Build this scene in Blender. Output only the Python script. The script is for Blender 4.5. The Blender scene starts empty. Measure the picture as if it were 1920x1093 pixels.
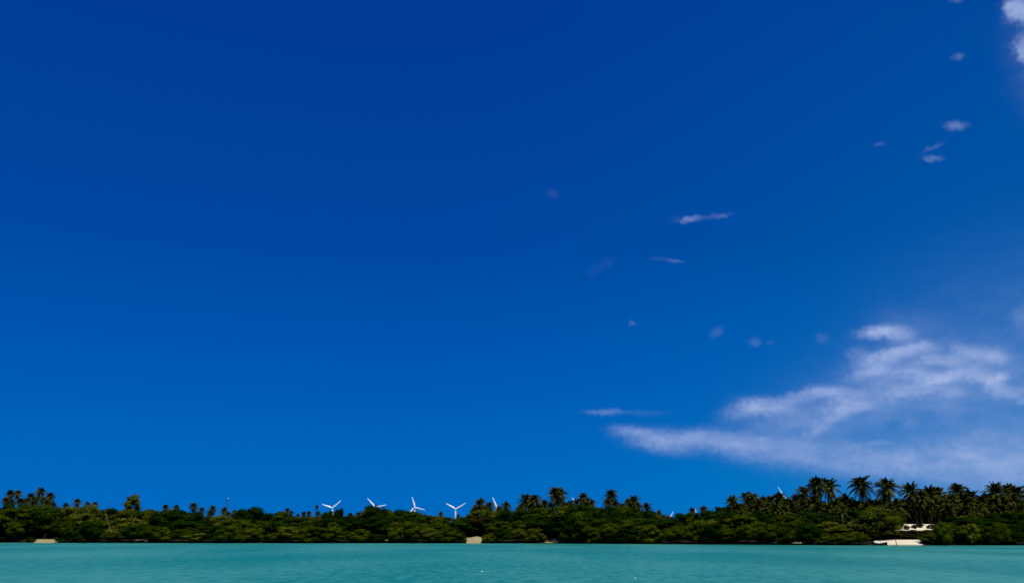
import bpy, math, random
import numpy as np
from mathutils import Vector, Matrix

random.seed(7)
SC = bpy.context.scene
COL = SC.collection
R = math.radians

# ------------------------------------------------------------------ camera
W0, H0, F = 1920.0, 1093.0, 1663.0       # photo size, focal length in its pixels
HORIZON = 1003.0
TILT = math.atan((HORIZON - H0 / 2) / F)
EYE = Vector((0, 0, 2.8))
cam_d = bpy.data.cameras.new('camera')
cam = bpy.data.objects.new('camera', cam_d)
COL.objects.link(cam)
cam.location = EYE
cam.rotation_euler = (math.pi / 2 + TILT, 0, 0)
cam_d.sensor_width = 36
cam_d.lens = 36 * F / W0
cam_d.clip_start = 0.1
cam_d.clip_end = 30000
SC.camera = cam

# ------------------------------------------------------------------ view, sun
SC.view_settings.view_transform = 'Standard'
SC.view_settings.look = 'None'
SC.view_settings.exposure = 0
SC.view_settings.gamma = 1
SC.cycles.max_bounces = 6
SC.cycles.diffuse_bounces = 2
SC.cycles.use_denoising = True
SUN_EL, SUN_AZ = 61.0, 152.0              # azimuth clockwise from +Y (the view direction): behind, to the right
SUNV = Vector((math.sin(R(SUN_AZ)) * math.cos(R(SUN_EL)), math.cos(R(SUN_AZ)) * math.cos(R(SUN_EL)), math.sin(R(SUN_EL))))
sun_d = bpy.data.lights.new('sun', 'SUN')
sun_d.energy = 5.0
sun_d.angle = R(0.5)
sun_d.color = (1.0, 0.955, 0.87)
sun = bpy.data.objects.new('sun', sun_d)
COL.objects.link(sun)
sun.rotation_euler = SUNV.to_track_quat('Z', 'Y').to_euler()


def ray(px, py):
    x, y = (px - W0 / 2) / F, (H0 / 2 - py) / F
    c, s = math.cos(TILT), math.sin(TILT)
    return Vector((x, c - y * s, s + y * c))     # camera tilted up by TILT, looking along +Y


def at(px, py, Y):
    d = ray(px, py)
    return EYE + d * (Y / d.y)


def az_el(px, py):
    d = ray(px, py).normalized()
    return math.degrees(math.atan2(d.x, d.y)), math.degrees(math.asin(d.z))


# ------------------------------------------------------------------ world: Nishita sky + far clouds by direction
world = bpy.data.worlds.new('World')
SC.world = world
world.use_nodes = True
nt = world.node_tree
nt.nodes.clear()
N = nt.nodes.new
LK = nt.links.new


def math_n(op, a, b=None, c=None, clamp=False):
    n = N('ShaderNodeMath')
    n.operation = op
    n.use_clamp = clamp
    for i, v in enumerate((a, b, c)):
        if v is None:
            continue
        if isinstance(v, (int, float)):
            n.inputs[i].default_value = v
        else:
            LK(v, n.inputs[i])
    return n.outputs[0]


out = N('ShaderNodeOutputWorld')
bg = N('ShaderNodeBackground')
LK(bg.outputs[0], out.inputs[0])
bg.inputs[1].default_value = 0.1
sky = N('ShaderNodeTexSky')
sky.sky_type = 'NISHITA'
sky.sun_disc = False
sky.sun_elevation = R(SUN_EL)
sky.sun_rotation = R(SUN_AZ)
sky.altitude = 0
sky.air_density = 1.0
sky.dust_density = 0.3
sky.ozone_density = 4.0
tc = N('ShaderNodeTexCoord')
sep = N('ShaderNodeSeparateXYZ')
LK(tc.outputs['Generated'], sep.inputs[0])
X, Y_, Z = sep.outputs
el = math_n('MULTIPLY', math_n('ARCSINE', Z), 57.29578)
az = math_n('MULTIPLY', math_n('ARCTAN2', X, Y_), 57.29578)

# the grade of the clear sky: its saturation and depth, by elevation
SKY_GRADE = [(0.0, (0.0, 0.138, 0.50)), (3.5, (0.0, 0.130, 0.49)), (9, (0.0, 0.100, 0.455)), (18, (0.0, 0.064, 0.365)), (32, (0.0, 0.045, 0.318)), (90, (0.0, 0.036, 0.25))]
ramp = N('ShaderNodeValToRGB')
LK(math_n('DIVIDE', el, 90.0, clamp=True), ramp.inputs[0])
cr = ramp.color_ramp
while len(cr.elements) > 1:
    cr.elements.remove(cr.elements[-1])
cr.elements[0].position = 0
cr.elements[0].color = (*SKY_GRADE[0][1], 1)
for e, c in SKY_GRADE[1:]:
    k = cr.elements.new(e / 90)
    k.color = (*c, 1)
up10 = N('ShaderNodeVectorMath')
up10.operation = 'SCALE'
LK(ramp.outputs[0], up10.inputs[0])
up10.inputs['Scale'].default_value = 10.0
# the Nishita sky carries the brightening towards the sun side; the grade carries hue and depth
rel = N('ShaderNodeVectorMath')
rel.operation = 'DIVIDE'
LK(sky.outputs[0], rel.inputs[0])
rel.inputs[1].default_value = (6.0, 6.0, 6.0)
bw = N('ShaderNodeRGBToBW')
LK(rel.outputs[0], bw.inputs[0])
side = N('ShaderNodeMapRange')
LK(bw.outputs[0], side.inputs[0])
side.inputs[1].default_value, side.inputs[2].default_value = 0.0, 2.0
side.inputs[3].default_value, side.inputs[4].default_value = 0.93, 1.13
tinted = N('ShaderNodeVectorMath')
tinted.operation = 'SCALE'
LK(up10.outputs[0], tinted.inputs[0])
LK(side.outputs[0], tinted.inputs['Scale'])
# slightly greener and lighter to the right, as in the photograph
azr = N('ShaderNodeMapRange')
azr.interpolation_type = 'SMOOTHSTEP'
LK(az, azr.inputs[0])
azr.inputs[1].default_value, azr.inputs[2].default_value = -10.0, 50.0
azr.inputs[3].default_value, azr.inputs[4].default_value = 0.0, 1.0
addr = N('ShaderNodeMix')
addr.data_type = 'RGBA'
addr.blend_type = 'MIX'
LK(azr.outputs[0], addr.inputs[0])
LK(tinted.outputs[0], addr.inputs[6])
mul = N('ShaderNodeVectorMath')
mul.operation = 'MULTIPLY'
LK(tinted.outputs[0], mul.inputs[0])
mul.inputs[1].default_value = (1.0, 1.55, 1.1)
LK(mul.outputs[0], addr.inputs[7])
clear = addr.outputs[2]

# clouds: soft lobes in azimuth and elevation, frayed by noise
nz = N('ShaderNodeTexNoise')
LK(tc.outputs['Generated'], nz.inputs['Vector'])
nz.inputs['Scale'].default_value = 34
nz.inputs['Detail'].default_value = 5
nz.inputs['Roughness'].default_value = 0.55
offs = N('ShaderNodeVectorMath')
offs.operation = 'MULTIPLY_ADD'
LK(nz.outputs['Color'], offs.inputs[0])
offs.inputs[1].default_value = (0.9, 0.5, 0)
offs.inputs[2].default_value = (-0.45, -0.25, 0)
comb = N('ShaderNodeCombineXYZ')
LK(az, comb.inputs[0])
LK(el, comb.inputs[1])
comb.inputs[2].default_value = 1.0
pv = N('ShaderNodeVectorMath')
pv.operation = 'ADD'
LK(comb.outputs[0], pv.inputs[0])
LK(offs.outputs[0], pv.inputs[1])
# a weaker fraying for the small puffs, whose places would wander otherwise
nf = N('ShaderNodeTexNoise')
LK(tc.outputs['Generated'], nf.inputs['Vector'])
nf.inputs['Scale'].default_value = 150
nf.inputs['Detail'].default_value = 4
nf.inputs['Roughness'].default_value = 0.6
fine = N('ShaderNodeVectorMath')
fine.operation = 'MULTIPLY_ADD'
LK(nf.outputs['Color'], fine.inputs[0])
fine.inputs[1].default_value = (0.9, 0.42, 0)
fine.inputs[2].default_value = (-0.45, -0.21, 0)
pvb = N('ShaderNodeVectorMath')
pvb.operation = 'ADD'
LK(pv.outputs[0], pvb.inputs[0])
LK(fine.outputs[0], pvb.inputs[1])
combf = N('ShaderNodeVectorMath')
combf.operation = 'ADD'
LK(comb.outputs[0], combf.inputs[0])
LK(fine.outputs[0], combf.inputs[1])
pv2 = N('ShaderNodeVectorMath')
pv2.operation = 'MULTIPLY_ADD'
LK(offs.outputs[0], pv2.inputs[0])
pv2.inputs[1].default_value = (0.5, 0.5, 0)
LK(combf.outputs[0], pv2.inputs[2])

CLOUDS = [  # photo x, y, half length, half thickness, tilt (degrees, positive = rising to the right), opacity
    (1990, 780, 520, 330, 0, .17), (1960, 885, 420, 70, 0, .26), (1960, 850, 300, 60, 0, .20), (1700, 760, 330, 120, 8, .10),
    (1240, 823, 70, 20, -4, .30), (1300, 823, 85, 20, -2, .32), (1190, 811, 50, 12, -8, .28), (1350, 826, 90, 26, 0, .20), (1245, 838, 60, 14, -10, .20),
    (1400, 838, 80, 26, -5, .26), (1455, 846, 110, 34, -5, .32), (1560, 856, 150, 34, -5, .34), (1660, 866, 150, 36, -2, .30), (1770, 866, 170, 42, 0, .24), (1880, 862, 170, 60, 0, .25),
    (1438, 762, 58, 17, -6, .62), (1425, 757, 28, 10, 10, .3), (1400, 768, 56, 16, 15, .24), (1515, 742, 62, 14, 12, .40), (1548, 735, 38, 9, 6, .35), (1590, 744, 42, 20, 6, .42), (1592, 766, 50, 13, 8, .58),
    (1625, 735, 30, 14, 0, .22), (1560, 786, 44, 9, 16, .30), (1532, 806, 34, 10, 26, .26), (1480, 790, 100, 30, 4, .13), (1640, 832, 36, 6, 4, .20), (1430, 822, 20, 5, 0, .18), (1590, 765, 170, 42, 10, .24), (1460, 775, 100, 34, 4, .14), (1245, 826, 80, 24, -4, .12), (1500, 820, 150, 40, 0, .14),
    (1690, 661, 64, 15, 15, .55), (1650, 676, 50, 16, 15, .30), (1643, 693, 30, 10, 18, .34), (1611, 704, 22, 10, 12, .32), (1605, 664, 26, 14, 0, .16), (1735, 652, 34, 14, -10, .3), (1650, 700, 90, 46, 20, .16),
    (1650, 622, 48, 13, 6, .62), (1640, 624, 30, 9, 8, .2), (1686, 628, 34, 17, 0, .40), (1705, 605, 70, 30, 0, .10),
    (1743, 673, 28, 10, 6, .45), (1790, 677, 55, 15, -4, .40), (1840, 664, 58, 17, -8, .38), (1868, 672, 26, 11, -14, .25), (1720, 702, 40, 12, 0, .55), (1756, 710, 46, 13, 6, .65), (1802, 697, 46, 11, 14, .62), (1835, 706, 42, 15, -4, .46),
    (1706, 733, 62, 15, 6, .58), (1745, 724, 36, 12, 10, .28), (1785, 736, 38, 13, 0, .36), (1873, 711, 30, 11, 26, .55), (1882, 733, 38, 15, -8, .50), (1922, 730, 30, 12, 0, .34), (1780, 702, 165, 72, 0, .26), (1660, 690, 90, 44, 22, .14), (1800, 655, 26, 14, 0, .2),
    (1918, 752, 18, 8, 0, .25), (1780, 767, 36, 12, 0, .12), (1713, 793, 22, 12, 0, .18), (1918, 600, 30, 34, 0, .14),
    (1293, 411, 26, 8, 14, .42), (1352, 406, 20, 7, 4, .26), (1320, 407, 62, 8, 4, .12), (1266, 489, 20, 5, -4, .26), (1240, 486, 26, 6, 0, .07), (1037, 363, 14, 14, 0, .07), (1793, 236, 24, 14, 0, .42), (1748, 297, 24, 9, 0, .26),
    (1747, 277, 26, 7, 26, .16), (1797, 107, 14, 9, 0, .24), (1650, 270, 13, 6, 0, .14), (1187, 605, 9, 9, 0, .22), (1343, 622, 16, 12, 40, .18), (1413, 641, 15, 13, 0, .20), (1446, 642, 10, 7, 0, .07), (1543, 634, 17, 16, 0, .18),
    (1134, 772, 36, 6, 0, .22), (1205, 774, 50, 6, 0, .04), (1128, 500, 40, 16, 30, .04), (1793, -2, 14, 10, 0, .3),
    (1909, 16, 23, 21, 0, .66), (1930, 24, 30, 26, 0, .5), (1894, 18, 16, 24, 0, .35), (1912, 30, 22, 12, 0, .25), (1919, 86, 20, 24, 0, .38), (1922, 110, 16, 14, 0, .28), (1960, 90, 80, 130, 0, .10),
]
total = None
for (cx, cy, rx, ry, tilt, op) in CLOUDS:
    if (cy < 520 and cx < 1880) or (cy < 660 and cx < 1570):      # the stray scraps high up
        rx, ry, op = rx * .85, ry * .72, op * (.40 if cx < 1600 and not 1260 < cx < 1340 else .58)
    elif 12 < rx < 70 and cy > 590:                                # the bright puffs of the bank
        rx, ry, op = rx * .98, ry * 1.04, op * .92
    a, b = az_el(cx, cy)
    ct, st = math.cos(R(tilt)), math.sin(R(tilt))
    e1 = az_el(cx + rx * ct, cy - rx * st)
    e2 = az_el(cx + ry * st, cy + ry * ct)
    M = np.array([[e1[0] - a, e2[0] - a], [e1[1] - b, e2[1] - b]])
    I = np.linalg.inv(M)
    row = []
    for k in range(2):
        d = N('ShaderNodeVectorMath')
        d.operation = 'DOT_PRODUCT'
        LK((pvb if rx >= 70 or (cx > 1440 and cy > 690) else pv2).outputs[0], d.inputs[0])
        d.inputs[1].default_value = (I[k, 0], I[k, 1], -(I[k, 0] * a + I[k, 1] * b))
        row.append(d.outputs['Value'])
    s = math_n('ADD', math_n('MULTIPLY', row[0], row[0]), math_n('MULTIPLY', row[1], row[1]))
    g = math_n('EXPONENT', math_n('MULTIPLY', math_n('POWER', s, 1.35), -1.6))
    # opacities stack like veils: total = 1-(1-t)(1-g*op)
    t = math_n('MULTIPLY_ADD', g, -min(.95, op * (1.38 if rx < 64 else 1.15 if rx < 100 else .92)), 1.0)
    total = t if total is None else math_n('MULTIPLY', total, t)
dens = math_n('SUBTRACT', 1.0, total)
nz2 = N('ShaderNodeTexNoise')
st2 = N('ShaderNodeVectorMath')
st2.operation = 'MULTIPLY'
LK(tc.outputs['Generated'], st2.inputs[0])
st2.inputs[1].default_value = (1, 1, 2.6)
LK(st2.outputs[0], nz2.inputs['Vector'])
nz2.inputs['Scale'].default_value = 30
nz2.inputs['Detail'].default_value = 6
nz2.inputs['Roughness'].default_value = 0.5
mod = N('ShaderNodeMapRange')
LK(nz2.outputs[0], mod.inputs[0])
mod.inputs[1].default_value, mod.inputs[2].default_value = 0.3, 0.7
mod.inputs[3].default_value, mod.inputs[4].default_value = 0.70, 1.25
mod2 = N('ShaderNodeMapRange')
LK(nf.outputs[0], mod2.inputs[0])
mod2.inputs[1].default_value, mod2.inputs[2].default_value = 0.34, 0.66
mod2.inputs[3].default_value, mod2.inputs[4].default_value = 0.90, 1.08
dens = math_n('MULTIPLY', math_n('MULTIPLY', dens, mod.outputs[0]), mod2.outputs[0], clamp=True)
mix = N('ShaderNodeMix')
mix.data_type = 'RGBA'
LK(dens, mix.inputs[0])
LK(clear, mix.inputs[6])
mix.inputs[7].default_value = (3.35, 4.45, 7.5, 1)
LK(mix.outputs[2], bg.inputs[0])


# ------------------------------------------------------------------ helpers
def tag(o, label=None, cat=None, group=None, kind=None):
    for k, v in (('label', label), ('category', cat), ('group', group), ('kind', kind)):
        if v:
            o[k] = v
    return o


def mat(name, col, rough=0.8, spec=0.2, var=None, scale=3.0, bump=0.0, rnd=0.0, obj_noise=True, metal=0.0):
    m = bpy.data.materials.new(name)
    m.use_nodes = True
    t = m.node_tree
    p = t.nodes['Principled BSDF']
    p.inputs['Roughness'].default_value = rough
    p.inputs['Specular IOR Level'].default_value = spec
    p.inputs['Metallic'].default_value = metal
    if var is None and not rnd:
        p.inputs['Base Color'].default_value = (*col, 1)
        return m
    var = var or col
    c = t.nodes.new('ShaderNodeTexCoord')
    n = t.nodes.new('ShaderNodeTexNoise')
    n.inputs['Scale'].default_value = scale
    n.inputs['Detail'].default_value = 4
    t.links.new(c.outputs['Object'], n.inputs['Vector'])
    mr = t.nodes.new('ShaderNodeMapRange')
    mr.inputs[1].default_value, mr.inputs[2].default_value = 0.35, 0.65
    t.links.new(n.outputs[0], mr.inputs[0])
    mx = t.nodes.new('ShaderNodeMix')
    mx.data_type = 'RGBA'
    t.links.new(mr.outputs[0], mx.inputs[0])
    mx.inputs[6].default_value = (*col, 1)
    mx.inputs[7].default_value = (*var, 1)
    last = mx.outputs[2]
    if rnd:
        oi = t.nodes.new('ShaderNodeObjectInfo')
        hs = t.nodes.new('ShaderNodeHueSaturation')
        r1 = t.nodes.new('ShaderNodeMapRange')
        r1.inputs[3].default_value, r1.inputs[4].default_value = 1 - rnd, 1 + rnd
        t.links.new(oi.outputs['Random'], r1.inputs[0])
        t.links.new(r1.outputs[0], hs.inputs['Value'])
        r2 = t.nodes.new('ShaderNodeMapRange')
        r2.inputs[3].default_value, r2.inputs[4].default_value = 0.5 + 0.05 * rnd, 0.5 - 0.05 * rnd
        t.links.new(oi.outputs['Random'], r2.inputs[0])
        t.links.new(r2.outputs[0], hs.inputs['Hue'])
        t.links.new(last, hs.inputs['Color'])
        last = hs.outputs[0]
    t.links.new(last, p.inputs['Base Color'])
    if bump:
        b = t.nodes.new('ShaderNodeBump')
        b.inputs['Strength'].default_value = bump
        b.inputs['Distance'].default_value = 0.1
        t.links.new(n.outputs[0], b.inputs['Height'])
        t.links.new(b.outputs[0], p.inputs['Normal'])
    return m


OLIVE = mat('olive_leaves', (0.047, 0.061, 0.0015), var=(0.014, 0.029, 0.0012), scale=4, rnd=0.25, spec=0.0)
GREEN = mat('dark_leaves', (0.003, 0.014, 0.0008), var=(0.013, 0.029, 0.0012), scale=4, rnd=0.3, spec=0.0)
SAGE = mat('pale_leaves', (0.078, 0.088, 0.006), var=(0.038, 0.050, 0.003), scale=4, rnd=0.18, spec=0.0)
BROWN = mat('dry_leaves', (0.026, 0.020, 0.003), var=(0.018, 0.015, 0.002), scale=5, rnd=0.15, spec=0.03)  # dry brown foliage, with the bank's shade mixed into its dark colour
PALM = mat('palm_leaves', (0.060, 0.064, 0.005), var=(0.008, 0.014, 0.001), scale=1.6, rnd=0.25, spec=0.04, rough=0.55)
PALM_DRY = mat('dry_palm_leaves', (0.11, 0.095, 0.035), var=(0.05, 0.042, 0.014), scale=3, rnd=0.2, spec=0.1)
BARK = mat('bark', (0.060, 0.045, 0.030), var=(0.035, 0.028, 0.018), scale=6, bump=0.4)
PBARK = mat('palm_bark', (0.045, 0.038, 0.025), var=(0.022, 0.018, 0.012), scale=8, bump=0.4)
DRYWOOD = mat('bleached_wood', (0.19, 0.165, 0.115), var=(0.07, 0.06, 0.04), scale=4, bump=0.3)
WHITE = mat('white_paint', (0.86, 0.87, 0.88), rough=0.35, spec=0.4)
STEEL = mat('grey_steel', (0.035, 0.06, 0.12), rough=0.5, spec=0.3)
HULL = mat('dark_blue_hull', (0.004, 0.007, 0.011), rough=0.6, spec=0.15, var=(0.008, 0.011, 0.015), scale=2)
DECK = mat('boat_inside', (0.05, 0.045, 0.035), var=(0.03, 0.028, 0.02), scale=3)


class MB:
    """collects faces; build() links them as one mesh object"""

    def __init__(self):
        self.v, self.f = [], []

    def add(self, vs, fs):
        k = len(self.v)
        self.v += [tuple(p) for p in vs]
        self.f += [tuple(i + k for i in f) for f in fs]
        return self

    def tube(self, pts, rad, n=7, cap=True):
        pts = [Vector(p) for p in pts]
        rings = []
        for i, p in enumerate(pts):
            d = (pts[min(i + 1, len(pts) - 1)] - pts[max(i - 1, 0)]).normalized()
            s = d.cross(Vector((0, 1, 0.13))).normalized()
            t = d.cross(s)
            r = rad[i] if hasattr(rad, '__len__') else rad
            rings.append([p + (s * math.cos(2 * math.pi * k / n) + t * math.sin(2 * math.pi * k / n)) * r for k in range(n)])
        vs = [q for r_ in rings for q in r_]
        fs = []
        for i in range(len(pts) - 1):
            for k in range(n):
                a, b = i * n + k, i * n + (k + 1) % n
                fs.append((a, b, b + n, a + n))
        if cap:
            fs.append(tuple(range(n))[::-1])
            fs.append(tuple((len(pts) - 1) * n + k for k in range(n)))
        return self.add(vs, fs)

    def box(self, c, h):
        c = Vector(c)
        vs = [c + Vector((sx * h[0], sy * h[1], sz * h[2])) for sx in (-1, 1) for sy in (-1, 1) for sz in (-1, 1)]
        return self.add(vs, [(0, 1, 3, 2), (4, 6, 7, 5), (0, 4, 5, 1), (2, 3, 7, 6), (0, 2, 6, 4), (1, 5, 7, 3)])

    def mesh(self, name, material, smooth=False):
        me = bpy.data.meshes.new(name)
        me.from_pydata(self.v, [], self.f)
        me.materials.append(material)
        if smooth:
            me.polygons.foreach_set('use_smooth', [True] * len(me.polygons))
        me.update()
        return me

    def build(self, name, material, parent=None, smooth=False):
        return link(name, self.mesh(name, material, smooth), parent)


def link(name, me, parent=None, loc=(0, 0, 0), scale=(1, 1, 1), rz=0):
    o = bpy.data.objects.new(name, me)
    COL.objects.link(o)
    o.parent = parent
    o.location = loc
    o.scale = scale
    o.rotation_euler = (0, 0, rz)
    return o


def empty(name, loc, rz=0):
    o = bpy.data.objects.new(name, None)
    COL.objects.link(o)
    o.empty_display_size = 0.5
    o.location = loc
    o.rotation_euler = (0, 0, rz)
    return o


# ------------------------------------------------------------------ terrain
def water_Y(px, py):
    d = ray(px, py)
    return -EYE.z / d.z * d.y


_rows = [(-400, 1016.6), (0, 1016.8), (400, 1017.6), (960, 1018.0), (1200, 1019.2), (1450, 1021.0), (1700, 1022.4), (1920, 1021.6), (2300, 1021)]
_sx = np.array([(px - 960) / F * water_Y(px, py) * 1.0 for px, py in _rows])
_sy = np.array([water_Y(px, py) for px, py in _rows])


def shore(x):
    return float(np.interp(x, _sx, _sy)) + 1.0 * math.sin(x * 0.11) + 0.6 * math.sin(x * 0.37 + 1)


def S(a, b, t):
    t = min(1, max(0, (t - a) / (b - a)))
    return t * t * (3 - 2 * t)


def X_at(px, Y):
    return at(px, HORIZON, Y).x


def window(x, Y, p0, p1, soft=4):
    """1 where world x at depth Y lies between photo columns p0 and p1"""
    px = 960 + x / Y * F / 1.0 * math.cos(TILT) if False else 960 + x * F * (math.cos(TILT) + (HORIZON - H0 / 2) / F * math.sin(TILT)) / Y
    return S(p0 - soft, p0 + soft, px) * (1 - S(p1 - soft, p1 + soft, px))


SAND = [  # photo columns, inland distance range of bare sand
    (63, 111, -.5, 10), (874, 908, -1, 11), (1022, 1046, 3, 14), (1638, 1728, 1.2, 13.5), (1676, 1772, 31, 52), (1440, 1500, 2, 6), (252, 278, 3, 9), (440, 454, 3, 8), (716, 726, 6, 13)]


def ground_z(x, y):
    d = y - shore(x)
    if d < 0:
        return max(-1.6, d * 0.11)
    z = 1.55 * S(0, 13, d) * 0.6 + 0.4 * 1.55 * min(1, d / 13)
    z += 4.7 * S(15, 44, d) + 1.2 * S(60, 200, d)
    z += 0.25 * math.sin(x * 0.13 + y * 0.07) * S(10, 30, d) + 0.35 * math.sin(x * 0.041 - y * 0.05) * S(20, 60, d)
    if d < 30:
        w = window(x, y, 872, 909)
        if w:
            z = z + w * (2.2 + .25 * math.sin(x * 1.3) - z) * S(1.0, 9, d) * (1 - S(14, 26, d)) if z < 2.35 else z
    return z


def axis(parts):
    r = []
    for a, b, st in parts:
        r += list(np.arange(a, b, st))
    return r + [parts[-1][1]]


gx = axis([(-9000, -1200, 600), (-1200, -400, 40), (-400, -250, 6), (-250, 250, 1.5), (250, 400, 6), (400, 1200, 40), (1200, 9000, 600)])
gy = axis([(-400, 200, 60), (200, 250, 8), (250, 400, 1.0), (400, 520, 8), (520, 1000, 60), (1000, 12000, 1000)])
verts, sandv = [], []
for y in gy:
    for x in gx:
        verts.append((x, y, ground_z(x, y)))
        d = y - shore(x)
        s = 0
        if abs(x) < 300 and -6 < d < 70:
            for p0, p1, d0, d1 in SAND:
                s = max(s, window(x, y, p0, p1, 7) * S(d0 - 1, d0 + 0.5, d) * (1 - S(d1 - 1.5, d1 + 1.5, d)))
        sandv.append(s)
nx = len(gx)
faces = [(j * nx + i, j * nx + i + 1, (j + 1) * nx + i + 1, (j + 1) * nx + i) for j in range(len(gy) - 1) for i in range(nx - 1)]
gm = bpy.data.meshes.new('ground')
gm.from_pydata(verts, [], faces)
at_ = gm.attributes.new('sand', 'FLOAT', 'POINT')
at_.data.foreach_set('value', sandv)
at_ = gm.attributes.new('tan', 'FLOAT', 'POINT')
at_.data.foreach_set('value', [1.0 if v_[0] < 85 else 0.8 * (1 - S(1.0, 4.5, v_[1] - shore(v_[0]))) for v_ in verts])  # darker tan sand; on the left patch it also paints in partial shade
m = bpy.data.materials.new('sand_and_litter')
m.use_nodes = True
t = m.node_tree
p = t.nodes['Principled BSDF']
p.inputs['Roughness'].default_value = 0.95
p.inputs['Specular IOR Level'].default_value = 0.1
a = t.nodes.new('ShaderNodeAttribute')
a.attribute_name = 'sand'
c = t.nodes.new('ShaderNodeTexCoord')
n1 = t.nodes.new('ShaderNodeTexNoise')
n1.inputs['Scale'].default_value = 0.8
n1.inputs['Detail'].default_value = 6
t.links.new(c.outputs['Object'], n1.inputs[0])
ad = t.nodes.new('ShaderNodeMath')
ad.operation = 'MULTIPLY_ADD'
t.links.new(n1.outputs[0], ad.inputs[0])
ad.inputs[1].default_value = 1.3
ad.inputs[2].default_value = -0.62
su = t.nodes.new('ShaderNodeMath')
su.operation = 'ADD'
t.links.new(a.outputs['Fac'], su.inputs[0])
t.links.new(ad.outputs[0], su.inputs[1])
mr = t.nodes.new('ShaderNodeMapRange')
mr.inputs[1].default_value, mr.inputs[2].default_value = 0.42, 0.6
t.links.new(su.outputs[0], mr.inputs[0])
sandc = t.nodes.new('ShaderNodeMix')
sandc.data_type = 'RGBA'
n2 = t.nodes.new('ShaderNodeTexNoise')
n2.inputs['Scale'].default_value = 1.3
n2.inputs['Detail'].default_value = 6
t.links.new(c.outputs['Object'], n2.inputs[0])
t.links.new(n2.outputs[0], sandc.inputs[0])
sandc.inputs[6].default_value = (0.66, 0.59, 0.43, 1)
sandc.inputs[7].default_value = (0.52, 0.46, 0.32, 1)
tan_and_shade = t.nodes.new('ShaderNodeAttribute')
tan_and_shade.attribute_name = 'tan'
tan_and_shade_col = t.nodes.new('ShaderNodeMix')
tan_and_shade_col.data_type = 'RGBA'
t.links.new(n2.outputs[0], tan_and_shade_col.inputs[0])
tan_and_shade_col.inputs[6].default_value = (0.36, 0.31, 0.16, 1)
tan_and_shade_col.inputs[7].default_value = (0.17, 0.145, 0.065, 1)
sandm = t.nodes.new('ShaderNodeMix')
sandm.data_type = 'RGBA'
t.links.new(tan_and_shade.outputs['Fac'], sandm.inputs[0])
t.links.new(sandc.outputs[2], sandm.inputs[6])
t.links.new(tan_and_shade_col.outputs[2], sandm.inputs[7])
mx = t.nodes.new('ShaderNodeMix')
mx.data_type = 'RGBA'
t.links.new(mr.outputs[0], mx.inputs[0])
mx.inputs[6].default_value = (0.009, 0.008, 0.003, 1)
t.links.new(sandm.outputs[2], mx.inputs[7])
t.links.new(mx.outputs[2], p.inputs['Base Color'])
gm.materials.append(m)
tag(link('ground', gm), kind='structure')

# ------------------------------------------------------------------ water
wx = axis([(-9000, -600, 1200), (-600, 600, 60), (600, 9000, 1200)])
wy = axis([(-6000, 0, 1000), (0, 460, 46)])
wv = [(x, y, 0.0) for y in wy for x in wx]
nx = len(wx)
wf = [(j * nx + i, j * nx + i + 1, (j + 1) * nx + i + 1, (j + 1) * nx + i) for j in range(len(wy) - 1) for i in range(nx - 1)]
wm = bpy.data.meshes.new('lagoon_water')
wm.from_pydata(wv, [], wf)
m = bpy.data.materials.new('turquoise_water')
m.use_nodes = True
t = m.node_tree
p = t.nodes['Principled BSDF']
p.inputs['IOR'].default_value = 1.33
p.inputs['Roughness'].default_value = 0.30
p.inputs['Specular IOR Level'].default_value = 0.16
c = t.nodes.new('ShaderNodeTexCoord')


def wnoise(sx, sy, scale, detail=3, rough=0.5, rot=0.0):
    mp = t.nodes.new('ShaderNodeMapping')
    mp.inputs['Scale'].default_value = (sx, sy, 1)
    mp.inputs['Rotation'].default_value = (0, 0, rot)
    t.links.new(c.outputs['Object'], mp.inputs[0])
    n = t.nodes.new('ShaderNodeTexNoise')
    n.inputs['Scale'].default_value = scale
    n.inputs['Detail'].default_value = detail
    n.inputs['Roughness'].default_value = rough
    t.links.new(mp.outputs[0], n.inputs['Vector'])
    return n.outputs[0]


def wmap(v, a, b, c_, d):
    n = t.nodes.new('ShaderNodeMapRange')
    n.interpolation_type = 'SMOOTHSTEP'
    t.links.new(v, n.inputs[0])
    for i, q in enumerate((a, b, c_, d)):
        n.inputs[i + 1].default_value = q
    return n.outputs[0]


def wmath(op, a, b):
    n = t.nodes.new('ShaderNodeMath')
    n.operation = op
    for i, q in enumerate((a, b)):
        if isinstance(q, (int, float)):
            n.inputs[i].default_value = q
        else:
            t.links.new(q, n.inputs[i])
    return n.outputs[0]


# broad patches: drifting sand; finer noise paints wave light and shade into the tint
patch = wmath('ADD', wmath('MULTIPLY', wnoise(1, .35, 0.035, 3), 0.45), wmath('MULTIPLY', wnoise(1, 0.30, 1.1, 5, 0.72, 0.1), 0.55))
cm = t.nodes.new('ShaderNodeMix')
cm.data_type = 'RGBA'
t.links.new(wmap(patch, 0.39, 0.61, 0, 1), cm.inputs[0])
cm.inputs[6].default_value = (0.004, 0.152, 0.118, 1)
cm.inputs[7].default_value = (0.046, 0.238, 0.190, 1)
t.links.new(cm.outputs[2], p.inputs['Base Color'])
h = wmath('ADD', wmath('MULTIPLY', wnoise(1, 0.8, 0.55, 4, 0.55, 0.2), 1.0), wmath('MULTIPLY', wnoise(1, 1, 2.6, 3, 0.55, -0.5), 0.22))
bp = t.nodes.new('ShaderNodeBump')
bp.inputs['Strength'].default_value = 1.0
bp.inputs['Distance'].default_value = 0.55
t.links.new(h, bp.inputs['Height'])
t.links.new(bp.outputs[0], p.inputs['Normal'])
wm.materials.append(m)
tag(link('water', wm), kind='structure')


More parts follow.
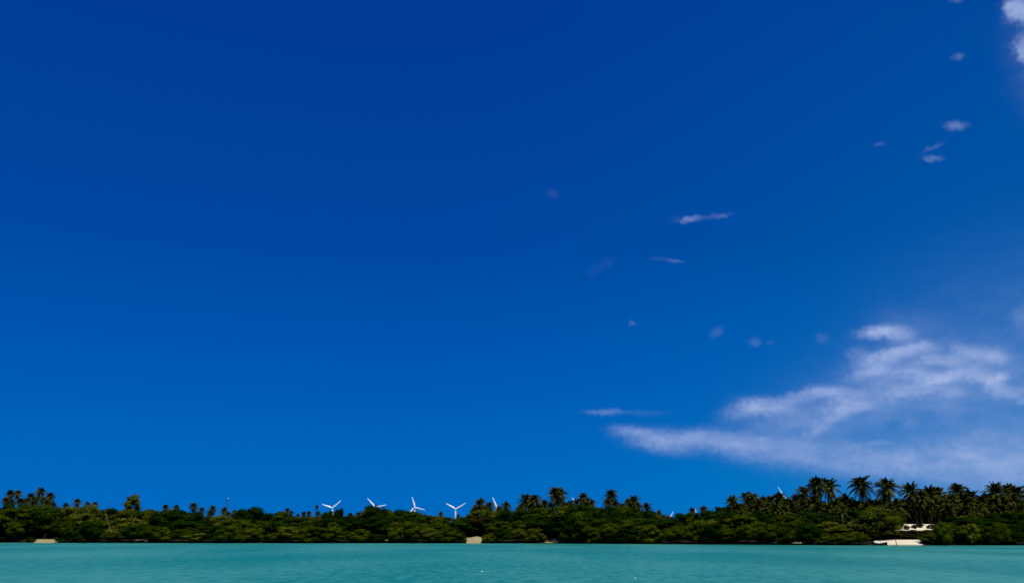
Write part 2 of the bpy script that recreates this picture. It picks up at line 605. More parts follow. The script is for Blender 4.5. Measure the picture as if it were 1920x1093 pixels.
# ------------------------------------------------------------------ broadleaf trees: unit crowns (radius about 0.5, height 1)
def crown_mesh(name, material, seed, lobes=17, leaves=270, low=0.04, leaf=0.036, airy=0.0, flat=0.68):
    rg = random.Random(seed)
    b = MB()
    L = []
    for i in range(lobes):
        ph = i * 2.399963 + rg.uniform(-.4, .4)
        u = (i + 0.5) / lobes
        z = low + 0.12 + (0.74 - low) * u + rg.uniform(-.04, .04)
        rr = 0.40 * math.sqrt(max(0.02, 1 - ((z - 0.35) / 0.62) ** 2)) if z > .35 else 0.40 * (0.8 + 0.2 * (z - low) / .35)
        rr *= rg.uniform(0.55, 1.2)
        r = rg.uniform(0.11, 0.24) * (1.05 if z < .6 else 0.85)
        L.append((rr * math.cos(ph), rr * math.sin(ph), z, r))
    L.append((0, 0, 0.86, 0.14))
    L.append((rg.uniform(-.1, .1), rg.uniform(-.1, .1), 0.6, 0.24))
    vs, fs = [], []
    for (x, y, z, r) in L:
        # twiggy heart of the clump
        if not airy:
            k = len(vs)
            n, mm = 7, 4
            for j in range(mm + 1):
                th = math.pi * j / mm
                for i in range(n):
                    q = r * 0.72 * rg.uniform(.85, 1.1)
                    a_ = 2 * math.pi * i / n
                    vs.append((x + q * math.sin(th) * math.cos(a_), y + q * math.sin(th) * math.sin(a_), z + q * math.cos(th) * flat))
            for j in range(mm):
                for i in range(n):
                    fs.append((k + j * n + i, k + j * n + (i + 1) % n, k + (j + 1) * n + (i + 1) % n, k + (j + 1) * n + i))
        for _ in range(int(leaves * (r / .14) ** 1.5)):
            d = Vector((rg.gauss(0, 1), rg.gauss(0, 1), rg.gauss(0.25, 1))).normalized()
            q = r * (rg.uniform(.72, 1.12) if rg.random() < .85 else rg.uniform(1.1, 1.4))
            c_ = Vector((x + d.x * q, y + d.y * q, z + d.z * q * flat))
            nrm = (d + Vector((rg.gauss(0, .35), rg.gauss(0, .35), rg.gauss(.15, .35)))).normalized()
            t1 = nrm.cross(Vector((rg.gauss(0, 1), rg.gauss(0, 1), rg.gauss(0, 1)))).normalized()
            t2 = nrm.cross(t1)
            s1, s2 = leaf * rg.uniform(.5, 1.15), leaf * rg.uniform(.3, .7)
            k = len(vs)
            vs += [tuple(c_ - t1 * s1), tuple(c_ + t2 * s2 - nrm * leaf * .15), tuple(c_ + t1 * s1), tuple(c_ - t2 * s2 - nrm * leaf * .15)]
            fs.append((k, k + 1, k + 2, k + 3))
    b.add(vs, fs)
    return b.mesh(name, material)


def trunk_mesh(name, seed, material=BARK, roots=True):
    rg = random.Random(seed)
    b = MB()
    top = Vector((rg.uniform(-.05, .05), rg.uniform(-.05, .05), .55))
    b.tube([(0, 0, -.06), (0.01, 0, .12), top * .6, top], [.030, .024, .018, .012])
    for k in range(6):
        ph = k * 1.05 + rg.uniform(-.3, .3)
        z0 = rg.uniform(.12, .3)
        e = Vector((math.cos(ph) * rg.uniform(.2, .34), math.sin(ph) * rg.uniform(.2, .34), z0 + rg.uniform(.15, .4)))
        b.tube([(0, 0, z0), (e.x * .5, e.y * .5, z0 + (e.z - z0) * .35), e], [.014, .010, .004], 5)
    if roots:
        for k in range(7):
            ph = k * .9 + rg.uniform(-.3, .3)
            q = rg.uniform(.08, .17)
            b.tube([(0, 0, .11), (math.cos(ph) * q * .6, math.sin(ph) * q * .6, .08), (math.cos(ph) * q, math.sin(ph) * q, -.10)], [.008, .007, .005], 4)
    return b.mesh(name, material, True)


KINDS = {'olive': OLIVE, 'dark': GREEN, 'sage': SAGE, 'brown': BROWN}
CROWNS = {k: [crown_mesh('crown_' + k, mm_, 11 * i + hash(len(k)) % 7 + 3, leaves=190 if k != 'sage' else 150) for i in range(5 if k in ('olive', 'dark') else 3)] for k, mm_ in KINDS.items()}
TRUNKS = [trunk_mesh('trunk_wood', 40 + i) for i in range(4)]

TREES = []     # (px, row, kind, root, name kind)


def tree(px, top, width, kind, d, row, name='mangrove_tree', base_lift=0.0):
    """a tree rooted d metres inland under photo column px, whose top shows at photo row top; width in photo pixels"""
    Y = 300.0
    for _ in range(4):
        Y = shore(X_at(px, Y)) + d
    x = X_at(px, Y)
    z = ground_z(x, Y)
    H = at(px, top, Y).z - z
    w = width * Y / F / 0.97
    root = empty(name, (x, Y, z))
    if H < 1.2:
        H = 1.2
    c_ = link('crown', random.choice(CROWNS[kind]), root, (0, 0, base_lift * H - .02 * H), (w, w * random.uniform(.8, 1), H * (1.0 - base_lift) / 0.97), random.uniform(0, 6.28))
    link('trunk', random.choice(TRUNKS), root, (0, 0, 0), (w * .9, w * .9, H), random.uniform(0, 6.28))
    TREES.append([px, row, kind, root, H])
    return root


SKYLINE = [(-60, 944), (0, 945), (60, 944), (90, 947), (105, 950), (125, 948), (150, 943), (175, 948), (190, 952), (220, 951), (262, 953), (280, 954), (300, 957), (325, 953), (350, 957), (370, 959), (395, 965), (420, 964), (435, 962), (450, 957), (470, 951), (485, 954), (495, 963), (520, 959), (535, 962), (555, 965), (575, 967), (600, 963), (620, 959), (640, 962), (650, 967), (680, 961), (690, 953), (702, 948), (715, 952), (728, 961), (745, 956), (775, 957), (785, 966), (810, 967), (825, 963), (840, 967), (860, 968), (880, 963), (890, 956), (920, 955), (940, 953), (960, 953), (1000, 952), (1020, 950), (1060, 949), (1080, 944), (1095, 941), (1120, 946), (1150, 948), (1190, 947), (1215, 952), (1235, 959), (1245, 963), (1290, 962), (1300, 958), (1320, 955), (1350, 958), (1380, 957), (1400, 953), (1440, 958), (1470, 961), (1500, 960), (1520, 958), (1560, 964), (1600, 960), (1620, 954), (1640, 950), (1670, 956), (1700, 968), (1740, 967), (1780, 970), (1800, 966), (1850, 961), (1920, 958), (1990, 958)]
SKX, SKY_ = [a_ for a_, _ in SKYLINE], [b_ for _, b_ in SKYLINE]


def sl(px):
    return float(np.interp(px, SKX, SKY_))


random.seed(21)
# back row, its tops make the skyline of the wood
px = -40
i = 0
while px < 1970:
    kind = random.choices(['olive', 'dark', 'sage'], [4, 5, 1.2])[0]
    dune = 1672 < px < 1772
    d = random.uniform(62, 72) if dune else random.uniform(22, 32)
    tree(px, sl(px) + random.uniform(-1.5, 3.0), random.uniform(44, 62), kind, d, 'back')
    px += random.uniform(21, 29)
# middle row
px = -30
while px < 1960:
    if 1655 < px < 1765:
        px += 20
        continue
    kind = random.choices(['olive', 'dark', 'sage'], [3, 5.5, 1])[0]
    top = sl(px) + random.uniform(10, 24)
    d = random.uniform(14, 19)
    if 868 < px < 918:
        kind, d = 'brown', random.uniform(24, 28)
    tree(px, top, random.uniform(52, 88), kind, d, 'middle', base_lift=random.choice([0, .1, .2]))
    px += random.uniform(30, 44)
# front row, at the water's edge
GAPS = [(38, 112), (866, 914), (1020, 1050), (1628, 1752)]
px = -22
while px < 1950:
    g_ = [g for g in GAPS if g[0] < px < g[1]]
    if g_:
        px = g_[0][1] + random.uniform(8, 16)
        continue
    kind = random.choices(['olive', 'dark', 'sage'], [6, 3.5, 2])[0]
    top = random.uniform(974, 1002)
    wd = random.uniform(34, 56)
    room = min([abs(px - q) for g in GAPS for q in g] + [99])
    wd = min(wd, max(22, 2 * room + 6))
    tree(px, top, wd, kind, random.uniform(.3, 3.5), 'front', base_lift=random.choice([0, 0, .1, .2, .3]))
    px += wd * random.uniform(.62, .9)

# particular trees of the photograph
SPECIAL = []


def special(label, *a_, **k_):
    r_ = tree(*a_, **k_)
    TREES.pop()
    tag(r_, label, 'tree')
    return r_


special('big spreading olive mangrove at the left edge, dark hollow beneath its crown', 18, 950, 92, 'olive', 9, 'x', base_lift=.28)
special('dark mangrove behind the small sand patch near the left edge', 84, 952, 86, 'dark', 17, 'x', base_lift=.16)
special('round-topped sandy green tree poking above the skyline in the left part', 242, 926, 34, 'sage', 36, 'x', name='round_topped_tree', base_lift=.45)
special('domed dark mangrove in front of the second wind turbine from the left', 703, 947, 58, 'dark', 20, 'x')
special('flat-topped dark mangrove in front of the third wind turbine from the left', 758, 955, 62, 'dark', 20, 'x')
special('wide domed dark mangrove just right of the lattice mast', 472, 950, 60, 'dark', 20, 'x')
special('wide dark domed mangrove below the two small palms left of the lattice mast', 326, 953, 88, 'dark', 18, 'x')
special('pale olive bushy tree above the left end of the right hand beach', 1648, 950, 84, 'sage', 15, 'x', base_lift=.22)
special('dark low tree overhanging the moored boat on the beach', 1642, 986, 46, 'dark', 14, 'x', base_lift=.42)
special('olive bush at the right end of the bright beach', 1741, 999, 44, 'olive', 5, 'x', name='shore_bush')
special('broad dark mangrove right of the beach, layered lit boughs', 1812, 970, 96, 'dark', 9, 'x')
special('broad olive mangrove between the driftwood and the middle of the wood', 1105, 968, 90, 'dark', 9, 'x')
special('small dark treetop hiding the tower of the leftmost wind turbine', 617, 955, 26, 'dark', 24, 'x')
special('small dark treetop just right of the leftmost wind turbine tower', 633, 953, 24, 'dark', 22, 'x')
special('olive treetop right of the single turbine blade between the palms', 938, 950, 30, 'olive', 26, 'x')
px = 1372
while px < 1960:
    tree(px, (947 if px < 1500 else 938) + random.uniform(-3, 4), random.uniform(40, 54), random.choice(['dark', 'dark', 'olive']), random.uniform(82, 96), 'thicket')
    px += random.uniform(22, 28)
for q, (bx, bt, bw) in enumerate([(1668, 994, 34), (1690, 993, 36), (1712, 992, 36), (1738, 992, 40), (1760, 990, 34)]):
    r_ = tree(bx, bt, bw, 'brown', 19 + q % 2, 'bank', name='dry_bush')

special('small olive shore bush against the left end of the flat-topped sand bank', 868, 1003, 17, 'olive', 1.5, 'x', name='shore_bush')
special('small olive shore bush against the right end of the flat-topped sand bank', 912, 1001, 20, 'sage', 1.2, 'x', name='shore_bush')
special('small green shore bush left of the sand patch near the left edge', 58, 1006, 16, 'dark', 2, 'x', name='shore_bush')
special('small olive shore bush right of the sand patch near the left edge', 116, 1004, 22, 'olive', 1.5, 'x', name='shore_bush')
for q, (bx, bt, bw) in enumerate([(1702, 985.5, 12), (1716, 987, 10), (1727, 985, 14), (1746, 984, 15), (1758, 985, 14)]):
    tree(bx, bt, bw, 'brown' if q % 2 else 'dark', 33 + q % 3, 'tuft', name='small_shrub')

# ------------------------------------------------------------------ coconut palms: unit crowns (frond length 1)
def palm_crown(seed, fronds=30, droop=1.0):
    rg = random.Random(seed)
    vs, fs = [], []
    for i in range(fronds):
        u = (i + .5) / fronds
        u = u ** 1.12
        e = R(87 - 160 * u ** 1.25 + rg.uniform(-6, 6))       # upright in the heart, hanging at the skirt
        ph = i * 2.399963 + rg.uniform(-.25, .25)
        Lf = rg.uniform(.76, 1.14) * (0.80 + .50 * u)
        bend = R(rg.uniform(48, 88)) * droop * (1 if e > 0 else .6)
        pos = Vector((0, 0, 0))
        n = 15
        side = Vector((-math.sin(ph), math.cos(ph), 0))
        twist = rg.uniform(-.5, .5)
        prev = None
        for k in range(n + 1):
            s = k / n
            a_ = e - bend * s ** 1.6
            a_ = max(a_, -R(86))
            d = Vector((math.cos(ph) * math.cos(a_), math.sin(ph) * math.cos(a_), math.sin(a_)))
            up = side.cross(d) * -1
            if up.z < 0 and abs(a_) < 1.2:
                up = -up
            # rachis strip
            wr = .016 * (1 - .8 * s)
            q = len(vs)
            vs += [tuple(pos - side * wr), tuple(pos + side * wr)]
            if prev is not None:
                fs.append((prev, prev + 1, q + 1, q))
            prev = q
            if k > 1:
                ll = .25 * math.sin(math.pi * (.12 + .84 * s)) ** .7 * rg.uniform(.85, 1.1)
                for sg in (-1, 1):
                    ang = .62 + .25 * s
                    out_ = (side * sg * math.cos(twist * sg * .3) + up * (-.38 - .15 * rg.random() + twist * sg * .35)).normalized()
                    dv = (out_ * math.sin(1.25 - .5 * s) + d * math.cos(1.25 - .5 * s)).normalized()
                    tip = pos + dv * ll + Vector((0, 0, -.07 * rg.random()))
                    hw = d * .027
                    q2 = len(vs)
                    mid = pos + dv * ll * .5 + Vector((0, 0, .01))
                    vs += [tuple(pos - hw), tuple(pos + hw), tuple(mid + hw * 1.3), tuple(tip), tuple(mid - hw * 1.3)]
                    fs.append((q2, q2 + 1, q2 + 2, q2 + 3, q2 + 4))
            pos = pos + d * (Lf / n)
    b = MB()
    b.add(vs, fs)
    return b


PCROWN = [palm_crown(90 + i, 46 + (i % 3) * 4, .9 + .12 * (i % 4)).mesh('palm_crown', PALM) for i in range(8)]
DRY_SKIRT = []
for i in range(4):
    rg = random.Random(300 + i)
    b_ = MB()
    for k in range(5):
        ph = rg.uniform(0, 6.28)
        side = Vector((-math.sin(ph), math.cos(ph), 0))
        pos = Vector((0, 0, -.02))
        for j in range(10):
            s = j / 9
            a_ = -R(25 + 62 * min(1, s * 2))
            d = Vector((math.cos(ph) * math.cos(a_), math.sin(ph) * math.cos(a_), math.sin(a_)))
            nxt = pos + d * .09
            w = .07 * math.sin(math.pi * (.15 + .8 * s))
            b_.add([pos - side * w * .2, nxt - side * w - Vector((0, 0, .04)), nxt, nxt + side * w - Vector((0, 0, .04)), pos + side * w * .2], [(0, 1, 2), (0, 2, 4), (2, 3, 4)])
            pos = nxt
    DRY_SKIRT.append(b_.mesh('dry_fronds', PALM_DRY))
NUTS = []
for i in range(2):
    rg = random.Random(400 + i)
    b_ = MB()
    for k in range(9):
        ph = rg.uniform(0, 6.28)
        c_ = Vector((math.cos(ph) * .09, math.sin(ph) * .09, -.10 - .08 * rg.random()))
        r_ = .030
        b_.add([c_ + Vector(v_) * r_ for v_ in ((1, 0, 0), (-1, 0, 0), (0, 1, 0), (0, -1, 0), (0, 0, 1.2), (0, 0, -1.2))],
               [(0, 2, 4), (2, 1, 4), (1, 3, 4), (3, 0, 4), (2, 0, 5), (1, 2, 5), (3, 1, 5), (0, 3, 5)])
    NUTS.append(b_.mesh('coconuts', mat('green_coconut', (0.10, 0.11, 0.02)) if i == 0 else NUTS[0].materials[0]))

PALMS = []


def palm(px, top, d, half, tier='tall', dry=False, lean=None):
    top -= .5
    """top: photo row of the highest frond tip; half: photo half-width of the crown"""
    Y = 300.0
    for _ in range(4):
        Y = shore(X_at(px, Y)) + d
    x = X_at(px, Y)
    z = ground_z(x, Y)
    half *= 1.14 if half < 14 else 1.0
    L = half * Y / F / .86
    head = at(px, top, Y).z - L * .93 - z
    head = max(head, 1.0)
    lx = random.uniform(-.12, .12) * head if lean is None else lean * head
    ly = random.uniform(-.05, .05) * head
    root = empty('coconut_palm', (x - lx, Y - ly, z))
    b_ = MB()
    r0 = .19 + .004 * head
    pts = [(lx * (k / 8) ** 1.7, ly * (k / 8) ** 1.7, head * k / 8 - (.3 if k == 0 else 0)) for k in range(9)]
    b_.tube(pts, [r0 * (1.35 if k == 0 else 1 - .4 * k / 8) for k in range(9)], 7)
    b_.build('trunk', PBARK, root, True)
    rz = random.uniform(0, 6.28)
    if dry:
        me = palm_crown(771 + int(px), 13, 1.3).mesh('palm_crown', PALM_DRY)
    else:
        me = random.choice(PCROWN)
    sc = (L, L, L * random.uniform(1.0, 1.12))
    link('crown', me, root, (lx, ly, head), sc, rz).rotation_euler = (random.uniform(-.16, .16), random.uniform(-.2, .2), rz)
    if not dry:
        link('dry_fronds', random.choice(DRY_SKIRT), root, (lx, ly, head), (L, L, L * 1.15), rz)
        if half > 13:
            link('coconuts', random.choice(NUTS), root, (lx, ly, head), (L, L, L), rz)
    PALMS.append([px, tier, root, top])
    return root


random.seed(5)
LEFT = [(8, 917, 8), (22, 916, 8), (48, 922, 8), (65, 911, 9), (84, 920, 9), (40, 932, 7), (72, 930, 7), (58, 928, 7), (116, 942, 6), (137, 933, 7), (157, 939, 6), (171, 938, 6),
        (305, 945, 6), (326, 944, 6), (358, 939, 8), (374, 949, 6), (395, 946, 7), (390, 955, 6), (417, 949, 7), (425, 958, 5), (436, 954, 5), (536, 951, 5), (543, 956, 5), (521, 957, 4), (567, 958, 5), (577, 957, 5), (594, 956, 5), (556, 962, 4), (607, 959, 4),
        (591, 946, 3.6), (630, 953, 6), (638, 958, 5), (655, 959, 6), (670, 958, 6), (728, 953, 5), (796, 963, 4), (826, 957, 5), (604, 963, 4), (858, 963, 4)]
MID = [(887, 952, 8), (900, 931, 11), (917, 939, 9), (936, 947, 8), (949, 938, 9), (972, 948, 7), (985, 923, 12), (993, 928, 11), (1003, 922, 12), (1021, 933, 10), (1041, 910, 12), (1050, 912, 13), (1070, 936, 7), (1082, 932, 8), (1094, 921, 10),
       (1103, 930, 8), (1111, 935, 8), (1148, 914, 14), (1168, 941, 8), (1181, 930, 10), (1191, 926, 11), (1215, 941, 9), (1238, 954, 5), (1300, 950, 6), (1322, 946, 8), (1349, 948, 8), (1358, 951, 7)]
RIGHT = [(1377, 927, 14), (1394, 940, 11), (1405, 917, 14), (1415, 920, 15), (1428, 932, 12), (1437, 928, 12), (1451, 926, 11), (1466, 919, 16), (1481, 933, 12), (1499, 924, 12), (1514, 906, 16), (1539, 891, 19), (1563, 891, 20), (1581, 928, 12), (1602, 931, 12),
         (1624, 886, 22), (1672, 891, 22), (1717, 899, 20), (1736, 915, 16), (1753, 906, 19), (1768, 908, 18), (1786, 922, 15), (1807, 902, 19), (1829, 914, 18), (1861, 920, 16), (1877, 901, 20), (1901, 903, 18), (1919, 906, 18), (1945, 905, 18)]
for a_, b_, h_ in LEFT:
    palm(a_, b_, random.uniform(110, 170) if h_ > 4 else random.uniform(150, 200), h_)
for a_, b_, h_ in MID:
    palm(a_, b_, random.uniform(55, 95) if h_ > 9 else random.uniform(80, 120), h_)
for a_, b_, h_ in RIGHT:
    palm(a_, b_, (38 + (a_ % 7)) if a_ in (1672, 1717, 1736, 1753) else random.uniform(44, 66) if h_ > 15 else random.uniform(56, 80), h_)
for a_, b_ in ((2, 930), (14, 933), (30, 932), (54, 936), (80, 935), (92, 938)):
    palm(a_, b_, random.uniform(90, 110), 8)
for a_, b_ in ((893, 943), (908, 948), (979, 940), (998, 936), (1012, 942), (1034, 940), (1046, 930), (1060, 938), (1141, 932), (1156, 936), (1185, 940), (1198, 940), (1100, 938)):
    palm(a_, b_, random.uniform(60, 80), 9)
palm(1479, 929, 62, 14)
palm(1489, 935, 58, 13)
# lower palms filling under the tall ones on the right
for a_ in [1512 + 14.5 * k_ for k_ in range(29)]:
    palm(a_ + random.uniform(-4, 4), random.uniform(939, 949), random.uniform(32, 38) if not 1680 < a_ < 1764 else 56, random.uniform(13, 16), 'low')
for a_ in (1366, 1386, 1421, 1444, 1458, 1474, 1490, 1506, 1522, 1533, 1548, 1570, 1590, 1611, 1638, 1655, 1663, 1684, 1700, 1727, 1745, 1760, 1778, 1796, 1816, 1840, 1850, 1868, 1888, 1910):
    palm(a_ + random.uniform(-3, 3), random.uniform(922, 938) if a_ > 1500 else random.uniform(938, 948), random.uniform(38, 60), random.uniform(15, 19) if a_ > 1500 else random.uniform(12, 15), 'low')
tag(palm(1583, 951, 21, 9, 'x', dry=True, lean=0), 'small dried palm with pale drooping fronds, left of the pale bushy beach tree', 'palm tree')
PALMS.pop()
tag(palm(1597, 973, 15, 10, 'x', dry=True, lean=.05), 'very low dry palm with straw coloured fronds lying over the front bushes', 'palm tree')
PALMS.pop()


# ------------------------------------------------------------------ wind turbines
def turbine(px, py, Y, blade_px, rot, label, yaw=0.0, chord=1.0):
    hub = at(px, py, Y)
    gz = ground_z(hub.x, Y)
    BL = blade_px * Y / F
    root = empty('wind_turbine', (hub.x, Y, gz), yaw)
    tag(root, label, 'wind turbine', 'wind turbines behind the wood')
    H = hub.z - gz
    MB().tube([(0, 3, -1), (0, 3, H * .5), (0, 3, H - 1.6)], [2.6, 2.1, 1.5], 16).build('tower', WHITE, root, True)
    nb = MB()
    nb.tube([(0, .6, H), (0, 1.2, H), (0, 4, H + .2), (0, 8, H + .3), (0, 9.3, H + .3)], [1.3, 1.9, 2.1, 1.9, 1.0], 12)
    nb.build('nacelle', WHITE, root, True)
    MB().tube([(0, .55, H), (0, -.6, H), (0, -1.8, H), (0, -2.6, H)], [1.5, 1.6, 1.2, .2], 14).build('hub', WHITE, root, True)
    for k in range(3):
        an = R(rot + 120 * k)
        dirv = Vector((math.sin(an), 0, math.cos(an)))
        cr_ = Vector((math.cos(an), 0, -math.sin(an)))
        b = MB()
        prof = [(0.03, 1.1, 1.05), (.10, 1.3, 1.1), (.22, 2.4, .7), (.45, 1.95, .5), (.7, 1.4, .32), (.92, .8, .18), (1.0, .25, .06)]
        vs, fs = [], []
        n = 10
        for s, c_, th in prof:
            c_ *= chord
            tw = R(18 * (1 - s))
            for j in range(n):
                t_ = 2 * math.pi * j / n
                u_, w_ = math.cos(t_) * c_ + (.35 * c_ if s > .15 else 0), math.sin(t_) * th
                uu, ww = u_ * math.cos(tw) - w_ * math.sin(tw), u_ * math.sin(tw) + w_ * math.cos(tw)
                vs.append(Vector((0, -.9, H)) + dirv * s * BL + cr_ * uu + Vector((0, ww, 0)))
        for i_ in range(len(prof) - 1):
            for j in range(n):
                fs.append((i_ * n + j, i_ * n + (j + 1) % n, (i_ + 1) * n + (j + 1) % n, (i_ + 1) * n + j))
        fs.append(tuple(range(n)))
        fs.append(tuple((len(prof) - 1) * n + j for j in range(n)))
        b.add(vs, fs)
        b.build('blade', WHITE, root, True)


turbine(622.8, 952, 2500, 20.5, 49, 'white wind turbine farthest left, two blades forming a wide V above the trees')
turbine(703, 950.5, 2520, 22, 78, 'white wind turbine behind the domed dark tree, second from the left')
turbine(777.8, 950.8, 2500, 19.6, 103, 'white wind turbine with one upright blade and one pointing right, third from left')
turbine(854.3, 954, 2550, 21, 59, 'white wind turbine with an even V of blades, tower top showing, fourth from left')
turbine(931.5, 952.5, 2550, 21, -22, 'white wind turbine of which one blade shows between palms right of the sand bank', yaw=.1)
turbine(1084, 951, 2500, 20.5, -31, 'white wind turbine showing only a blade tip among the palms above the driftwood')
turbine(1253, 976.5, 2700, 19, 29, 'white wind turbine showing a blade tip over the low gap in the treeline')
turbine(1306, 974, 2700, 20, -4, 'white wind turbine showing a blade tip beside a small palm, right of the treeline gap')
turbine(1476, 941, 1750, 31, -29, 'white wind turbine with one blade rising behind a palm, farthest right of all', chord=.6)

# lattice mast
pm = at(427, 930, 1500)
gz = ground_z(pm.x, 1500)
root = empty('lattice_mast', (pm.x, 1500, gz))
tag(root, 'thin blue grey lattice mast with a small white dish standing above the trees', 'mast')
H = pm.z - gz
b = MB()
hw = 1.0
cs = [(-hw, -hw), (hw, -hw), (hw, hw), (-hw, hw)]
for (x, y) in cs:
    b.tube([(x * 1.3, y * 1.3, -1), (x, y, H * .5), (x * .7, y * .7, H)], .13, 5)
nseg = 26
for k in range(nseg):
    z0, z1 = H * k / nseg, H * (k + 1) / nseg
    f0, f1 = 1.3 - .6 * k / nseg, 1.3 - .6 * (k + 1) / nseg
    for q in range(4):
        x0, y0 = cs[q]
        x1, y1 = cs[(q + 1) % 4]
        b.tube([(x0 * f0, y0 * f0, z0), (x1 * f1, y1 * f1, z1)], .07, 4)
        b.tube([(x0 * f0, y0 * f0, z0), (x1 * f0, y1 * f0, z0)], .06, 4)
b.tube([(0, 0, H), (0, 0, H + 4)], .08, 5)
b.build('lattice', STEEL, root)
b = MB()
b.tube([(1.5, -1.2, H - 3.2), (1.5, -1.7, H - 3.2), (1.5, -1.9, H - 3.2)], [.2, .7, .85], 12)
b.tube([(.7, -.7, H - 3.2), (1.5, -1.2, H - 3.2)], .1, 5)
b.build('dish', WHITE, root)


# ------------------------------------------------------------------ things along the shore
def spot(px, d):
    Y = 280.0
    for _ in range(4):
        Y = shore(X_at(px, Y)) + d
    x = X_at(px, Y)
    return Vector((x, Y, ground_z(x, Y)))


# small open boat pulled in under the tree
P0 = spot(1647, -.6)
root = empty('open_boat', (P0.x, P0.y, -0.08), R(4))
tag(root, 'small dark blue open boat lying under the overhanging tree by the beach', 'boat')
L_, B_, D_ = 4.7, .95, 1.35
ns = 14
vs, fs = [], []
for i in range(ns + 1):
    s = i / ns
    x = (s - .5) * L_
    w = B_ * max(.04, math.sin(math.pi * (.06 + .94 * s))) ** .7
    sheer = .05 + .40 * (2 * s - 1) ** 2 - .10
    prof = [(-w, D_ * .55 + sheer), (-w * .86, .22), (-w * .35, .03), (0, 0), (w * .35, .03), (w * .86, .22), (w, D_ * .55 + sheer)]
    inn = [(w * .92, D_ * .55 + sheer), (w * .78, .26), (w * .3, .10), (0, .08), (-w * .3, .10), (-w * .78, .26), (-w * .92, D_ * .55 + sheer)]
    vs += [(x, y, z) for y, z in prof + inn]
for i in range(ns):
    for k in range(14):
        a0, a1 = i * 14 + k, i * 14 + (k + 1) % 14
        fs.append((a0, a1, a1 + 14, a0 + 14))
fs += [tuple(range(14)), tuple(ns * 14 + k for k in range(14))[::-1]]
MB().add(vs, fs).build('hull', HULL, root)
for bx in (-1.3, -.1, 1.0):
    MB().box((bx, 0, .46), (.13, .62, .02)).build('seat', DECK, root)
MB().tube([(.55, 0, .1), (.5, 0, 1.4), (.52, 0, 2.1)], [.05, .045, .03], 7).build('mast_pole', BARK, root)


def stick(name, px, d, top_px, top_row, r, material, label, cat):
    P = spot(px, d)
    T = at(top_px, top_row, P.y)
    root_ = empty(name, tuple(P))
    v = T - P
    b_ = MB()
    b_.tube([(0, 0, -.5), v * .35 + Vector((.03, 0, 0)), v * .7 - Vector((.02, 0, 0)), v], [r * 1.15, r, r * .9, r * .75], 7)
    o = b_.mesh(name, material, True)
    bpy.data.objects.remove(root_)
    ob = link(name, o, None, tuple(P))
    tag(ob, label, cat)
    return ob


stick('mooring_post', 1679, -2, 1679, 1009, .11, BARK, 'thin upright wooden post standing in the shallows before the bright beach', 'post')
stick('leaning_stake', 1774, .5, 1771, 1013, .10, DRYWOOD, 'short pale leaning stake at the waterline right of the beach', 'post')
stick('leaning_pole', 82, 8, 86, 1000.5, .07, DRYWOOD, 'thin pale pole leaning over the sand patch near the left edge', 'pole')


def dead_tree(name, base_px, d, pts, r, label, twigs, material=DRYWOOD):
    """a bare trunk through photo points pts at one depth, with bare twigs"""
    P = spot(base_px, d)
    root_ = empty(name, tuple(P))
    tag(root_, label, 'tree')
    q = [Vector((0, 0, -.2))] + [at(a_, b_, P.y) - P + Vector((0, random.uniform(-.4, .4), 0)) for a_, b_ in pts]
    b_ = MB()
    b_.tube(q, [r * (1 - .6 * i_ / (len(q) - 1)) for i_ in range(len(q))], 7)
    b_.build('trunk', material, root_, True)
    for (fi, tx, ty) in twigs:
        s = q[fi]
        e = at(tx, ty, P.y) - P
        e.y += random.uniform(-1, 1)
        b_ = MB()
        b_.tube([s, (s + e) / 2 + Vector((.15, 0, .1)), e], [r * .4, r * .28, r * .12], 5)
        b_.build('branch', material, root_, True)


dead_tree('leaning_bare_tree', 216, 2.2, [(212, 1004), (207, 992), (201, 975), (198, 963)], .15, 'pale bare trunk leaning left over the water in the left part', [(4, 203, 953), (3, 192, 968), (4, 195, 955)])
dead_tree('slim_bare_tree', 243, 2.2, [(244, 1002), (246, 992), (251, 975), (255, 966)], .14, 'slim pale bare trunk just right of the leaning pale trunk', [(4, 252, 957), (3, 243, 984)])
dead_tree('twiggy_bare_tree', 206, 30, [(206, 970), (205, 950), (205, 940)], .12, 'thin bare twiggy treetop showing above the skyline left of the round-topped tree', [(2, 196, 939), (2, 213, 937), (3, 201, 934), (3, 208, 934)], BARK)

# driftwood pile
P0 = spot(1050, 1.0)
root = empty('driftwood_branch', tuple(P0))
tag(root, 'grey tangle of dead branches lying at the waterline, one limb sticking up right', 'driftwood')
rg = random.Random(9)
b = MB()
b.tube([(-2.6, 0, .1), (-1, .1, .5), (.8, 0, .6), (2.6, .1, 1.6), (3.0, 0, 2.6)], [.10, .14, .16, .09, .03], 7)
for k in range(26):
    x = rg.uniform(-2.4, 2.6)
    e = Vector((x + rg.uniform(-1, 1), rg.uniform(-.8, .8), rg.uniform(.4, 1.7)))
    b.tube([(x, 0, .3), (x * .5 + e.x * .5, e.y * .4, e.z * .7), e], [.06, .045, .02], 5)
ob = b.mesh('driftwood_branch', DRYWOOD, True)
bpy.data.objects.remove(root)
ob = link('driftwood_branch', ob, None, tuple(P0))
tag(ob, 'grey tangle of dead branches lying at the waterline, one limb sticking up right', 'driftwood')

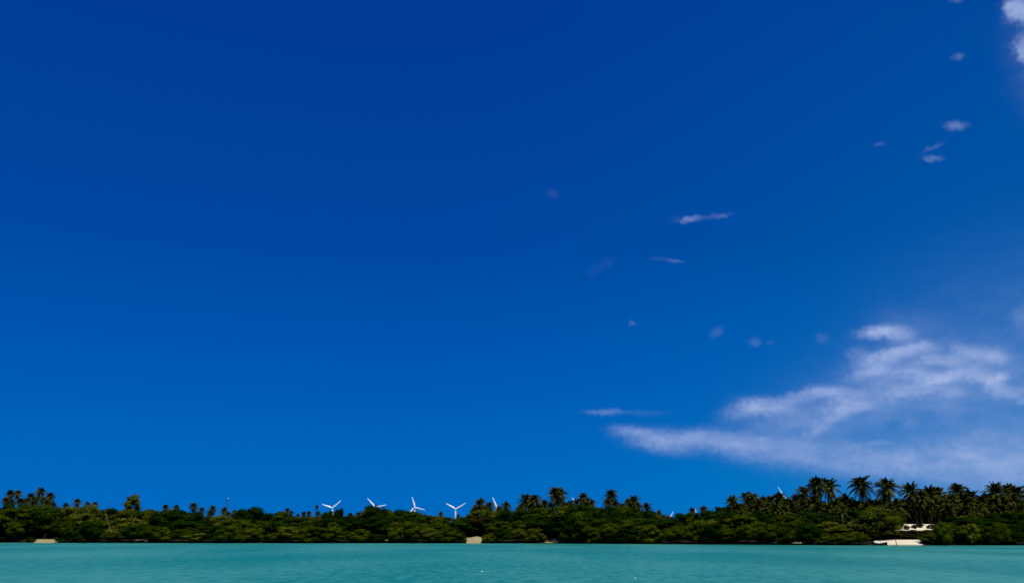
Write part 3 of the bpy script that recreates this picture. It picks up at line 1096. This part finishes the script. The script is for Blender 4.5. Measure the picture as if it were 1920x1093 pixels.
# small raised white flecks on the water
for (fx, fy, fw, lab) in ((904, 1071, .55, 'tiny white foam crest on the water below the flat-topped sand bank'), (1191, 1083, .4, 'tiny white foam crest on the water right of the middle, near the bottom edge')):
    rg = random.Random(int(fx))
    Yf = water_Y(fx, fy)
    Pf = at(fx, fy, Yf)
    vs = [(0, 0, .05)]
    n = 11
    for k in range(n):
        q = rg.uniform(.6, 1.1)
        vs.append((math.cos(6.283 * k / n) * fw * q * .22, math.sin(6.283 * k / n) * fw * q * .2, -.02))
    o = link('foam_crest', MB().add(vs, [(0, 1 + k, 1 + (k + 1) % n) for k in range(n)]).mesh('foam_crest', WHITE), None, (Pf.x, Pf.y, 0))
    tag(o, lab, 'foam')

# ------------------------------------------------------------------ labels by the nearest landmark along the shore
MARKS = [(-5, 'the left photo edge'), (84, 'the left sand patch'), (242, 'the round-topped tree'), (427, 'the lattice mast'), (622.8, 'the leftmost turbine'), (778, 'the third turbine'), (854.3, 'the fourth turbine'),
         (931, 'the single turbine blade'), (1050, 'the driftwood'), (1262, 'the treeline gap'), (1466, 'the rightmost turbine'), (1647, 'the small boat'), (1724, 'the inland dune sand'), (1925, 'the right photo edge')]
ORD = ['first', 'second', 'third', 'fourth', 'fifth', 'sixth', 'seventh', 'eighth', 'ninth', 'tenth', 'eleventh', 'twelfth', 'thirteenth']


def label_rows(items, what, cat, group):
    """items: list of (px, root, adjective); the k-th of its row left or right of the nearest landmark"""
    sides = {}
    for px, root_, adj in items:
        mi = min(range(len(MARKS)), key=lambda i_: abs(MARKS[i_][0] - px))
        sd = 'right' if px >= MARKS[mi][0] else 'left'
        sides.setdefault((mi, sd), []).append((abs(px - MARKS[mi][0]), px, root_, adj))
    for (mi, sd), ls in sides.items():
        ls.sort(key=lambda q: q[0])
        for k, (_, px, root_, adj) in enumerate(ls):
            tag(root_, f'{adj} {what}, {ORD[k]} {sd} of {MARKS[mi][1]}', cat, group)


ADJ = {'olive': 'olive', 'dark': 'dark green', 'sage': 'pale green', 'brown': 'dry brown'}
for row, what, group in (('front', 'low mangrove at the waterline', 'mangroves at the water line'), ('middle', 'mangrove in the middle row', 'mangroves of the middle row'),
                         ('back', 'tree of the skyline row', 'trees of the skyline row'), ('tuft', 'shrub on the inland dune sand', 'small shrubs on the inland dune sand'),
                         ('thicket', 'tree in the thicket behind the palms', 'trees of the thicket behind the palms'),
                         ('bank', 'bush on the bank above the beach', 'dry bushes on the bank above the beach')):
    label_rows([(q[0], q[3], ADJ[q[2]]) for q in TREES if q[1] == row], what, 'tree' if row != 'bank' else 'bush', group)
label_rows([(q[0], q[2], 'tall' if q[3] < 925 else 'small') for q in PALMS if q[1] == 'tall'], 'coconut palm against the sky', 'palm tree', 'coconut palms rising above the wood')
label_rows([(q[0], q[2], 'half hidden') for q in PALMS if q[1] == 'low'], 'lower palm under taller ones', 'palm tree', 'lower palms under the tall ones')
